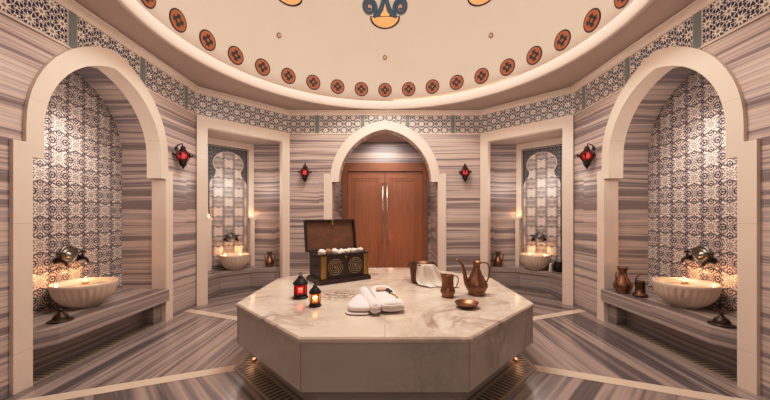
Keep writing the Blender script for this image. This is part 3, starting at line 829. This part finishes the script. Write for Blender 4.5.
# ------------------------------------------------------------------ lanterns on the slab
def lantern(loc, label, W, H, mg, sides=8):
    L = thing('candle_lantern', label, 'lantern', loc, .2)
    r = W/2
    mb = MB().lathe([(.001, 0), (r, 0), (r, H*.05), (r*.88, H*.08), (r*.80, H*.12), (.001, H*.12)], sides, smooth=False)
    for i in range(4):
        a = 2*PI*(i + .5)/4; mb.ball((r*.85*math.cos(a), r*.85*math.sin(a), H*.03), H*.03, 0, 8)
    mb.obj('base', M_IRON, L)
    MB().lathe([(r*.76, H*.12), (r*.76, H*.56)], sides, smooth=False).obj('glass', mg, L)
    mb = MB()
    for i in range(sides):
        a = 2*PI*i/sides; mb.tube([(r*.80*math.cos(a), r*.80*math.sin(a), H*.10), (r*.80*math.cos(a), r*.80*math.sin(a), H*.58)], W*.028, 6)
    for z in (.14, .56): 
        mb.tube([(r*.80*math.cos(2*PI*i/sides), r*.80*math.sin(2*PI*i/sides), H*z) for i in range(sides + 1)], W*.025, 6)
    mb.obj('cage', M_IRON, L)
    MB().lathe([(r*.92, H*.55), (r, H*.58), (r*.96, H*.62), (r*.80, H*.68), (r*.55, H*.76), (r*.36, H*.80), (r*.34, H*.84), (r*.40, H*.86), (r*.22, H*.90), (r*.08, H*.94), (.001, H*.95)], sides*2, smooth=False).obj('roof', M_IRON, L)
    rr = W*.09; MB().tube([(rr*math.cos(2*PI*i/12), 0, H*.965 + rr*math.sin(2*PI*i/12)) for i in range(13)], W*.022, 6).obj('ring', M_IRON, L)
    c = MB().lathe([(.001, H*.122), (r*.30, H*.122), (r*.30, H*.22), (.001, H*.22)], 12).obj('candle', M_WAX, L)
    MB().lathe([(.001, H*.22), (r*.13, H*.26), (r*.14, H*.31), (r*.06, H*.38), (.0005, H*.42)], 10).obj('flame', M_FLAME, c)
    return L
lantern((-.785, 2.90, ZS), 'black candle lantern with red glass beside the chest', .140, .228, M_RED)
lantern((-.590, 2.635, ZS), 'smaller black candle lantern with amber glass at the slab front', .105, .20, M_AMBER)

# ------------------------------------------------------------------ wall sconces
def sconce(loc, rz, label):
    """local -y into the room, wall at y=0"""
    L = thing('wall_lantern', label, 'wall lantern', loc, rz)
    mb = MB(); mb.tube([(0, 0, .10), (0, -.03, .15), (0, -.085, .165), (0, -.085, .13)], .007, 8)
    mb.tube([(0, -.001, .10), (0, -.010, .10)], [.03, .028], 14); mb.obj('bracket', M_BRONZE, L)
    C = (0, -.095, 0)
    MB().lathe([(.001, .135), (.018, .13), (.030, .112), (.034, .098), (.030, .092), (.040, .078), (.052, .062), (.050, .058), (.001, .058)], 12, c=C, smooth=False).obj('cap', M_BRONZE, L)
    MB().lathe([(.050, .058), (.072, .030), (.078, .0), (.072, -.030), (.050, -.062)], 12, c=C, smooth=False).obj('glass', M_REDW, L)
    mb = MB()
    for i in range(6):
        a = 2*PI*i/6 + .26
        mb.tube([(C[0] + r*math.cos(a), C[1] + r*math.sin(a), z) for r, z in ((.053, .06), (.076, .03), (.083, .0), (.076, -.03), (.053, -.064))], .005, 6)
        mb.tube([(C[0] + .08*math.cos(a), C[1] + .08*math.sin(a), .0), (C[0] + .108*math.cos(a), C[1] + .108*math.sin(a), .008), (C[0] + .118*math.cos(a), C[1] + .118*math.sin(a), .030)], [.012, .016, .006], 8)
    mb.obj('cage', M_BRONZE, L)
    MB().lathe([(.052, -.060), (.054, -.072), (.044, -.095), (.046, -.105), (.034, -.130), (.016, -.150), (.010, -.165), (.001, -.178)], 12, c=C, smooth=False).obj('pendant_base', M_BRONZE, L)
    MB().ball((C[0], C[1], .0), .026, 0, 12).obj('bulb', M_FLAME2, L)
ZW = 2.105
sconce((-1.437, YB, ZW), 0, 'red glass wall lantern left of the doorway arch')
sconce((1.437, YB, ZW), 0, 'red glass wall lantern right of the doorway arch')
sconce((-X, 4.18, ZW + .03), PI/2, 'red glass wall lantern on the left wall beside the big alcove')
sconce((X, 4.18, ZW + .03), -PI/2, 'red glass wall lantern on the right wall beside the big alcove')

# ------------------------------------------------------------------ treasure chest
CA = math.atan2(.374, .541)
CW, CD = .658, .395
chest = thing('treasure_chest', 'open dark wooden chest with gold circle inlay on the slab', 'chest', (-.709, 3.38, ZS), CA)
MB_ = MB(); MB_.box(0, 0, .0, CW, CD, .048); MB_.box(.012, .012, .048, CW - .012, CD - .012, .060); MB_.obj('plinth', M_CHEST, chest, bevel=.006)
ix, iy, zb, zt = .030, .026, .058, .315
bx0, bx1, by0, by1 = ix, CW - ix, iy, CD - iy
mb = MB(); tk = .018
for q in ((bx0, by0, bx1, by0 + tk), (bx0, by1 - tk, bx1, by1), (bx0, by0, bx0 + tk, by1), (bx1 - tk, by0, bx1, by1)): mb.box(q[0], q[1], zb, q[2], q[3], zt)
mb.box(bx0, by0, zb, bx1, by1, zb + .02)
for q in ((bx0 - .008, by0 - .008, bx1 + .008, by0 + .012), (bx0 - .008, by1 - .012, bx1 + .008, by1 + .004), (bx0 - .008, by0, bx0 + .012, by1), (bx1 - .012, by0, bx1 + .008, by1)): mb.box(q[0], q[1], zt, q[2], q[3], zt + .014)
mb.obj('box_body', M_CHEST, chest, bevel=.003)
for s, x0 in ((0, bx0 - .003), (1, bx1 - .055)):
    mb = MB(); n = 6
    pts = [(x0, by0 - .001), (x0 + .064, by0 - .001)]
    mb.prism([(x0 + .064*i/n, by0 - .003 - .012*math.sin(PI*i/n)) for i in range(n + 1)] + [(x0 + .064, by0 + .002), (x0, by0 + .002)], lambda a, b: (a, b, zb + .004), lambda a, b: (a, b, zt - .004))
    mb.obj('brass_strap', M_BRASS, chest)
mb = MB(); mb.box(bx0 - .004, by0 + .02, zb + .01, bx0 + .002, by1 - .02, zb + .03); mb.box(bx0 - .004, by0 + .02, zt - .03, bx0 + .002, by1 - .02, zt - .01)
mb.tube([(bx0 - .004, by0 + .12, .20), (bx0 - .022, by0 + .14, .19), (bx0 - .024, by0 + .17, .185), (bx0 - .022, by0 + .20, .19), (bx0 - .004, by0 + .22, .20)], .006, 8)
mb.obj('side_handle', M_IRON, chest)
for cx in (bx0 + .172, bx1 - .172):
    mb = MB(); cz = (zb + zt)/2 - .004
    for r in (.021, .043, .065, .088):
        gap = random.random()*2*PI
        mb.tube([(cx + r*math.cos(gap + 6.1*i/40), by0 - .003, cz + r*math.sin(gap + 6.1*i/40)) for i in range(41)], .0020, 6)
    mb.ball((cx, by0 - .002, cz), .008, 0, 10, (1, .5, 1))
    mb.obj('ring_inlay', M_GOLD, chest)
MB().lathe([(.001, .0), (.014, .001), (.012, .006), (.001, .008)], 14, c=(0, 0, 0)).at(Matrix.Identity(4))
mb = MB().at(T(CW/2, by0 - .009, zt - .024) @ RX(PI/2)); mb.lathe([(.001, .008), (.010, .006), (.013, .0), (.013, -.008)], 14); mb.obj('lock', M_BRASS, chest)
# lid: hinged at the back top edge, leaning a little backwards
LH = by1 - by0 + .035
Ml = T(0, by1, zt + .016) @ RX(math.radians(-9))
lx0, lx1 = bx0 - .050, bx1 + .016
mb = MB().at(Ml); mb.box(lx0, 0, 0, lx1, .016, LH)
for q in ((lx0, 0, lx1, .018), (lx0, LH - .018, lx1, LH)): mb.box(q[0], -.045, q[1], q[2], .002, q[3])
for q in ((lx0, lx0 + .018), (lx1 - .018, lx1)): mb.box(q[0], -.045, 0, q[1], .002, LH)
lid = mb.obj('lid', M_CHEST, chest, bevel=.003)
mb = MB().at(Ml); mb.box(lx0 + .018, -.004, .018, lx1 - .018, .0, LH - .018); mb.obj('lid_lining', M_LIDIN, lid)
mb = MB().at(Ml); mb.box(CW/2 - .010, -.052, LH - .06, CW/2 + .010, -.044, LH - .002); mb.ball((CW/2, -.05, LH - .055), .012, 0, 10, (1, .5, 1.3)); mb.obj('latch', M_BRASS, lid)
# contents
CM = Matrix.Translation((-.709, 3.38, ZS)) @ RZ(CA)
mb = MB(); mb.box(bx0 + .020, by0 + .020, zb + .021, bx1 - .020, by1 - .020, zt - .03)
o = mb.obj('folded_cloth', M_TOWELE); o.location = (-.709, 3.38, ZS); o.rotation_euler = (0, 0, CA); tag(o, 'folded cream cloth filling the inside of the chest', 'cloth')
spec = [((.060, .080, .045), M_TOWEL, 'sea_sponge', 'large cream sponge ball at the left corner of the open chest', 1.0),
        ((.140, .085, .044), M_SPONGE2, 'sea_sponge', 'brown sponge ball between the cream sponges in the chest', 1.0),
        ((.215, .075, .044), M_TOWEL, 'sea_sponge', 'cream sponge ball right of the brown one in the chest', 1.0)]
rowx = [(.275, .060), (.332, .100), (.365, .060), (.405, .095), (.450, .065), (.495, .100), (.535, .070), (.575, .095), (.300, .150), (.350, .165), (.400, .155), (.455, .165), (.510, .160), (.560, .165)]
def sponge(loc, r, mat, label, group=None, nm='sea_sponge'):
    mb = MB(); rows = []
    for i in range(11):
        row = []
        for j in range(18):
            w = 1 + .07*math.sin(3*2*PI*j/18 + i*1.7 + loc[0]*40) + .05*math.sin(i*2.3)
            row.append((max(1e-4, math.sin(PI*i/10))*math.cos(2*PI*j/18)*r*w, max(1e-4, math.sin(PI*i/10))*math.sin(2*PI*j/18)*r*w, -math.cos(PI*i/10)*r*.88))
        rows.append(row)
    mb.grid(rows, True); o = mb.obj(nm, mat); p = CM @ Vector(loc); tag(o, label, 'sponge', group, tuple(p))
for (x, y, r), m, n_, lab, _ in spec: sponge((x, y, zt + .034), r, m, lab)
for (x, y) in rowx: sponge((x, y + .01, zt + .022 + random.uniform(-.006, .016)), random.uniform(.027, .037), M_TOWELE, 'small white sponge ball in the right half of the open chest', 'small sponges in the chest')

# ------------------------------------------------------------------ towels on the slab
def loft(path, widths, sect, n=28):
    """path: list of (x,y,zc); sect(t)->(w,h) closed unit section"""
    rows = []
    for i, (p, w) in enumerate(zip(path, widths)):
        a = Vector(path[max(i-1, 0)]); b = Vector(path[min(i+1, len(path)-1)]); d = (b - a); d.z = 0; d.normalize(); s = Vector((-d.y, d.x, 0))
        rows.append([tuple(Vector(p) + s*(sect(2*PI*j/n)[0]*w[0]) + Vector((0, 0, sect(2*PI*j/n)[1]*w[1]))) for j in range(n)])
    return rows
def sq(t, e=.6):
    c, s = math.cos(t), math.sin(t); return (math.copysign(abs(c)**e, c), math.copysign(abs(s)**e, s))
def lerp(a, b, t): return tuple(a[i] + (b[i]-a[i])*t for i in range(3))
def towel_block(name, label, p0, p1, hw, hh, e=.55, swirl=True, lobes=0):
    mb = MB(); N = 14
    path = [lerp(p0, p1, i/N) for i in range(N + 1)]
    wd = []
    for i in range(N + 1):
        t = i/N; f = 1 - .10*(abs(2*t - 1)**6); q = 1 + .02*math.sin(t*9)
        wd.append((hw*f*q, hh*f))
    rows = loft(path, wd, lambda t: sq(t, e))
    rows = [[path[0]]*28] + [[tuple(Vector(path[0]) + (Vector(r) - Vector(path[0]))*.93) for r in rows[0]]] + rows[1:-1] + [[tuple(Vector(path[-1]) + (Vector(r) - Vector(path[-1]))*.93) for r in rows[-1]]] + [[path[-1]]*28]
    mb.grid(rows, True)
    # fold lips showing on the near end
    d = (Vector(p1) - Vector(p0)).normalized(); s = Vector((-d.y, d.x, 0)); c = Vector(p1) + d*.002
    for kk in range(2):
        z = (-.35 + .62*kk)*hh
        mb.tube([tuple(c + s*(hw*.80*(2*i/10 - 1)) + Vector((0, 0, z + .003*math.sin(i)))) for i in range(11)], hh*.20, 8)
    o = mb.obj(name, M_TOWEL); md = o.modifiers.new('sub', 'SUBSURF'); md.levels = 1; md.render_levels = 2
    tag(o, label, 'towel'); return o
towel_block('folded_towel', 'thick folded white towel on the right, under the soap and beads', (-.052, 3.03, ZS + .050), (.064, 2.43, ZS + .048), .106, .047, .78)
towel_block('rolled_towel', 'slim rolled white towel in the middle of the three towels', (-.205, 2.93, ZS + .058), (-.070, 2.38, ZS + .050), .045, .049, 1.0)
# fan-folded triangular towel: stacked wedge layers
mb = MB(); base = [(-.335, 2.385), (-.110, 2.372), (-.135, 2.50), (-.235, 2.82), (-.268, 2.78)]
cx = sum(p[0] for p in base)/5; cy = sum(p[1] for p in base)/5
for l in range(2):
    z0 = ZS + .001 + l*.019; sc = 1 - .012*l; hk = 2.3 if l == 1 else .95
    def rnd(pts, it=2):
        for _ in range(it):
            q = []
            for i in range(len(pts)):
                a, b = pts[i], pts[(i+1) % len(pts)]; q += [(a[0]*.8 + b[0]*.2, a[1]*.8 + b[1]*.2), (a[0]*.2 + b[0]*.8, a[1]*.2 + b[1]*.8)]
            pts = q
        return pts
    pts = rnd([(cx + (x-cx)*sc + (.012*l), cy + (y-cy)*sc + .012*l) for x, y in base]); rows = []
    for (s, z) in ((.01, .0), (.93, .0), (1.0, .005), (1.01, .0105), (.985, .016), (.92, .019), (.5, .021 + (.006 if l == 1 else 0)), (.01, .022 + (.010 if l == 1 else 0))):
        rows.append([(cx + (x-cx)*s, cy + (y-cy)*s, z0 + z*hk) for x, y in pts])
    mb.grid(rows, True)
o = mb.obj('folded_towel', M_TOWEL); md = o.modifiers.new('sub', 'SUBSURF'); md.levels = 1; md.render_levels = 1
tag(o, 'triangular folded white towel left of the rolled towel', 'towel')
so = thing('soap_bar', 'round pinkish soap bar lying on the right folded towel', 'soap', (-.030, 2.80, ZS + .099))
MB().ball((0, 0, .008), .055, 0, 20, (1, 1, .30)).obj('soap_body', M_SPONGE, so)
bd = thing('bead_string', 'string of dark and gold beads trailing over the right folded towel', 'beads', (0, 0, 0))
pp = bez((-.015, 2.775, 0), (.03, 2.80, 0), (.03, 2.68, 0), (.085, 2.60, 0), 16)
for i, p in enumerate(pp):
    big = i in (7, 11)
    m = M_BEAD if big else M_GOLD
    MB().ball((p[0], p[1], ZS + .103 + (.006 if big else 0)), .019 if big else .008, 0, 10).obj('bead', m, bd)
MB().tube([(pp[-1][0], pp[-1][1], ZS + .101), (pp[-1][0] + .012, pp[-1][1] - .03, ZS + .098), (pp[-1][0] + .016, pp[-1][1] - .06, ZS + .094)], [.004, .007, .010], 8).obj('tassel', M_GOLD, bd)

# ------------------------------------------------------------------ painted dome ornaments
def on_dome(az, el, a, b, off=.008):
    """az measured from +y towards +x; a: tangential metres, b: metres up the dome"""
    e = el + b/DR; r = DR - off; h = az + a/(DR*math.cos(e))
    return (r*math.cos(e)*math.sin(h), AC + r*math.cos(e)*math.cos(h), DZ + r*math.sin(e))
EL0 = math.asin((3.604 - DZ)/DR)
def disc(mb, az, el, r, off, mi, n=36, c=(0, 0)):
    ctr = on_dome(az, el, c[0], c[1], off)
    ring = [on_dome(az, el, c[0] + r*math.cos(2*PI*i/n), c[1] + r*math.sin(2*PI*i/n), off) for i in range(n)]
    mb.grid([[ctr]*n, [tuple(Vector(ctr).lerp(Vector(p), .5)) for p in ring] if 0 else [on_dome(az, el, c[0] + r*.5*math.cos(2*PI*i/n), c[1] + r*.5*math.sin(2*PI*i/n), off) for i in range(n)], ring], True, mi)
def dpoly(mb, az, el, pts, off, mi):
    mb.poly(pts, [], lambda a, b: on_dome(az, el, a, b, off), None, mi)
for i in range(-10, 11):
    az = math.radians(10*i); mb = MB()
    disc(mb, az, EL0, .123, .006, 0); disc(mb, az, EL0, .108, .009, 1)
    for q in range(4):
        a = q*PI/2; ca, sa = math.cos(a), math.sin(a)
        pts = [(.022, 0), (.045, -.028), (.052, -.022), (.072, -.030), (.070, 0), (.072, .030), (.052, .022), (.045, .028)]
        dpoly(mb, az, EL0, [(x*ca - y*sa, x*sa + y*ca) for x, y in pts], .012, 0)
    for q in range(4):
        a = q*PI/2 + PI/4; ca, sa = math.cos(a), math.sin(a)
        pts = [(.018, -.012), (.040, -.012), (.050, 0), (.040, .012), (.018, .012)]
        dpoly(mb, az, EL0, [(x*ca - y*sa, x*sa + y*ca) for x, y in pts], .012, 0)
    disc(mb, az, EL0, .020, .014, 1, 16)
    o = mb.obj('painted_medallion', [M_BLACK, M_ORANGE], weld=False); o['label'] = 'round black and orange painted medallion in the ring at the dome foot'; o['category'] = 'medallion'; o['group'] = 'painted medallions round the dome foot'
EL1 = math.asin((1.344 + 2.79 - DZ)/DR)
ELM = math.asin((1.344 + 3.10 - DZ)/DR) + .048
def ribbon(mb, az, el, pts, w, off, mi):
    n = len(pts); L = []; Rr = []
    for i in range(n):
        a, b = pts[max(i-1, 0)], pts[min(i+1, n-1)]; dx, dy = b[0]-a[0], b[1]-a[1]; l = math.hypot(dx, dy) or 1
        ww = w[i] if isinstance(w, list) else w
        L.append(on_dome(az, el, pts[i][0] - dy/l*ww, pts[i][1] + dx/l*ww, off)); Rr.append(on_dome(az, el, pts[i][0] + dy/l*ww, pts[i][1] - dx/l*ww, off))
    mb.grid([L, Rr], False, mi)
NAMES = {0: 'above the door', -45: 'up left of the door', 45: 'up right of the door'}
for deg in (-90, -45, 0, 45, 90):
    az = math.radians(deg)
    if abs(deg) <= 45:
        mb = MB(); disc(mb, az, EL1, .038, .006, 0, 20); disc(mb, az, EL1, .029, .009, 1, 20)
        tag(mb.obj('painted_dot', [M_BLACK, M_PEACH], weld=False), 'small peach painted dot on the dome, ' + NAMES[deg], 'dot')
        mb = MB()
        # apricot bowl shape with dark outline
        bowl = [(.235*math.cos(PI + PI*i/20), .150*math.sin(PI + PI*i/20) + .150) for i in range(21)]
        dpoly(mb, az, ELM, [(x*1.07, y - .014 if y < .14 else y + .012) for x, y in bowl], .006, 0)
        dpoly(mb, az, ELM, [(x*.97, y + .004) for x, y in bowl] + [(.12, .16), (.03, .24), (.0, .36), (-.03, .24), (-.12, .16)], .009, 1)
        for s in (-1, 1):
            disc(mb, az, ELM, .100, .010, 3, 30, (s*.262, .290))
            sp = []
            for i in range(56):
                t = i/55; a = -PI*.25 + t*PI*4.1; r = .118*(1 - t*.80)
                sp.append((s*(.262 + r*math.cos(a)*-1), .290 + r*math.sin(a)*1.05))
            sp = [(s*.085, .155), (s*.12, .18)] + sp
            w = [.020*(1 - .55*i/57) for i in range(58)]
            dk = [x + .007 for x in w]
            ribbon(mb, az, ELM, sp, dk, .012, 0); ribbon(mb, az, ELM, sp, w, .015, 2)
            cv = [(s*x, y) for x, y in ((.012, .62), (.018, .46), (.035, .36), (.07, .27), (.13, .185), (.20, .150))]
            ribbon(mb, az, ELM, cv, [.028, .028, .032, .036, .036, .012], .017, 0); ribbon(mb, az, ELM, cv, [.020, .020, .025, .029, .029, .006], .020, 2)
        dpoly(mb, az, ELM, [(-.08, .62), (0, .95), (.08, .62), (0, .56)], .014, 2)
        tag(mb.obj('painted_scroll_motif', [M_BLACK, M_APRICOT, M_TEAL, M_PEACH], weld=False), 'blue scroll and apricot painted ornament on the dome, ' + NAMES[deg], 'painted ornament')

# ------------------------------------------------------------------ cove lighting strip
def led(a0, a1, mat, label, nm='led_strip'):
    mb = MB(); n = 40
    mb.tube([(2.50*math.sin(math.radians(a0 + (a1-a0)*i/n)), AC + 2.50*math.cos(math.radians(a0 + (a1-a0)*i/n)), ZC + .148) for i in range(n + 1)], .008, 6)
    tag(mb.obj(nm, mat), label, 'light strip')
led(4, 52, M_LED, 'bright warm light strip in the dome cove, back right')
led(54, 358, M_LED2, 'dim warm light strip in the dome cove around the room')

# ------------------------------------------------------------------ small floor lamps by the slab
for sx, nm in SIDES:
    L = thing('floor_spotlight', 'tiny glowing lamp at the %s foot of the slab' % nm, 'lamp', (sx*1.20, 2.86, .007))
    MB().lathe([(.001, 0), (.022, 0), (.022, .012), (.016, .018), (.001, .018)], 14).obj('housing', M_BRASS, L)
    MB().lathe([(.001, .0185), (.013, .0185), (.010, .026), (.001, .029)], 12).obj('lens', M_FLAME2, L)

# ------------------------------------------------------------------ lights
def light(kind, loc, power, col=(1, .76, .56), size=.1, rot=None, target=None, **kw):
    d = bpy.data.lights.new(kind.lower() + '_light', kind); d.energy = power; d.color = col
    if kind == 'AREA': d.shape = 'DISK'; d.size = size
    elif kind in ('POINT', 'SPOT'): d.shadow_soft_size = size
    for a, v in kw.items(): setattr(d, a, v)
    o = bpy.data.objects.new(d.name, d); COL.objects.link(o); o.location = loc
    if target is not None: o.rotation_euler = (Vector(target) - Vector(loc)).to_track_quat('-Z', 'Y').to_euler()
    elif rot: o.rotation_euler = rot
    return o
WARM = (1, .955, .915); AMB = (1, .50, .22)
light('AREA', (0, AC, 5.5), 132, WARM, 1.6, target=(0, AC, 0))
light('POINT', (0, AC - .1, 3.1), 82, WARM, .7)
light('AREA', (0, -1.0, 2.7), 22, WARM, 1.8, target=(0, 5, 1.6))  # added fill from behind the camera, not a fitting of the room
for sx, nm in SIDES:
    light('SPOT', (sx*2.98, AC, 2.55), 12, WARM, .12, target=(sx*3.36, AC - .02, 1.45), spot_size=math.radians(110), spot_blend=1.0)
    light('POINT', (sx*2.92, AC, 2.05), 6, WARM, .18)  # added soft fill to lift the alcove side walls, no lamp modelled here
    for dy in (-.15, .16): light('POINT', (sx*3.24, AC + dy, .73), .75, AMB, .02)
    g = cham_map(sx)
    for ds in (-.13, .13): light('POINT', g(.7445 + ds, .72, .69), .45, AMB, .02)
    light('POINT', g(1.118, 1.39, .70), .35, AMB, .02); _ = 0 if sx > 0 else light('POINT', g(.39, 1.39, .66), .3, AMB, .02)
    light('POINT', g(.7445, 1.9, .20), 9, WARM, .22)
    light('POINT', (sx*1.22, 2.84, .08), .2, AMB, .02)
light('POINT', (-.785, 2.90, ZS + .085), .5, (1, .12, .06), .012)
light('POINT', (-.590, 2.635, ZS + .075), .8, AMB, .012)
light('AREA', (0, 6.3, 2.9), 14, WARM, .8, target=(0, 6.6, 0))
light('POINT', (.12, 6.55, .85), .8, (1, .42, .28), .06)

w = bpy.data.worlds.new('world'); scn.world = w; w.use_nodes = True
w.node_tree.nodes['Background'].inputs[0].default_value = (.9, .7, .55, 1); w.node_tree.nodes['Background'].inputs[1].default_value = .15

# ------------------------------------------------------------------ camera
cam = bpy.data.cameras.new('camera'); co = bpy.data.objects.new('camera', cam); COL.objects.link(co)
co.location = (0, 0, EYE); co.rotation_euler = (PI/2, 0, 0)
cam.sensor_width = 36; cam.lens = 36*312/770; cam.shift_y = 15/770; cam.clip_start = .02
scn.camera = co
scn.view_settings.view_transform = 'AgX' if 0 else 'Standard'
scn.view_settings.look = 'None'; scn.view_settings.exposure = 0; scn.view_settings.gamma = 1
vs = scn.view_settings; vs.use_curve_mapping = True; cv = vs.curve_mapping.curves[3]
cv.points.new(.20, .172); cv.points.new(.70, .730); vs.curve_mapping.update()
try:
    scn.cycles.use_denoising = True; scn.cycles.max_bounces = 8; scn.cycles.sample_clamp_indirect = 4; scn.cycles.caustics_reflective = False; scn.cycles.caustics_refractive = False
except Exception: pass
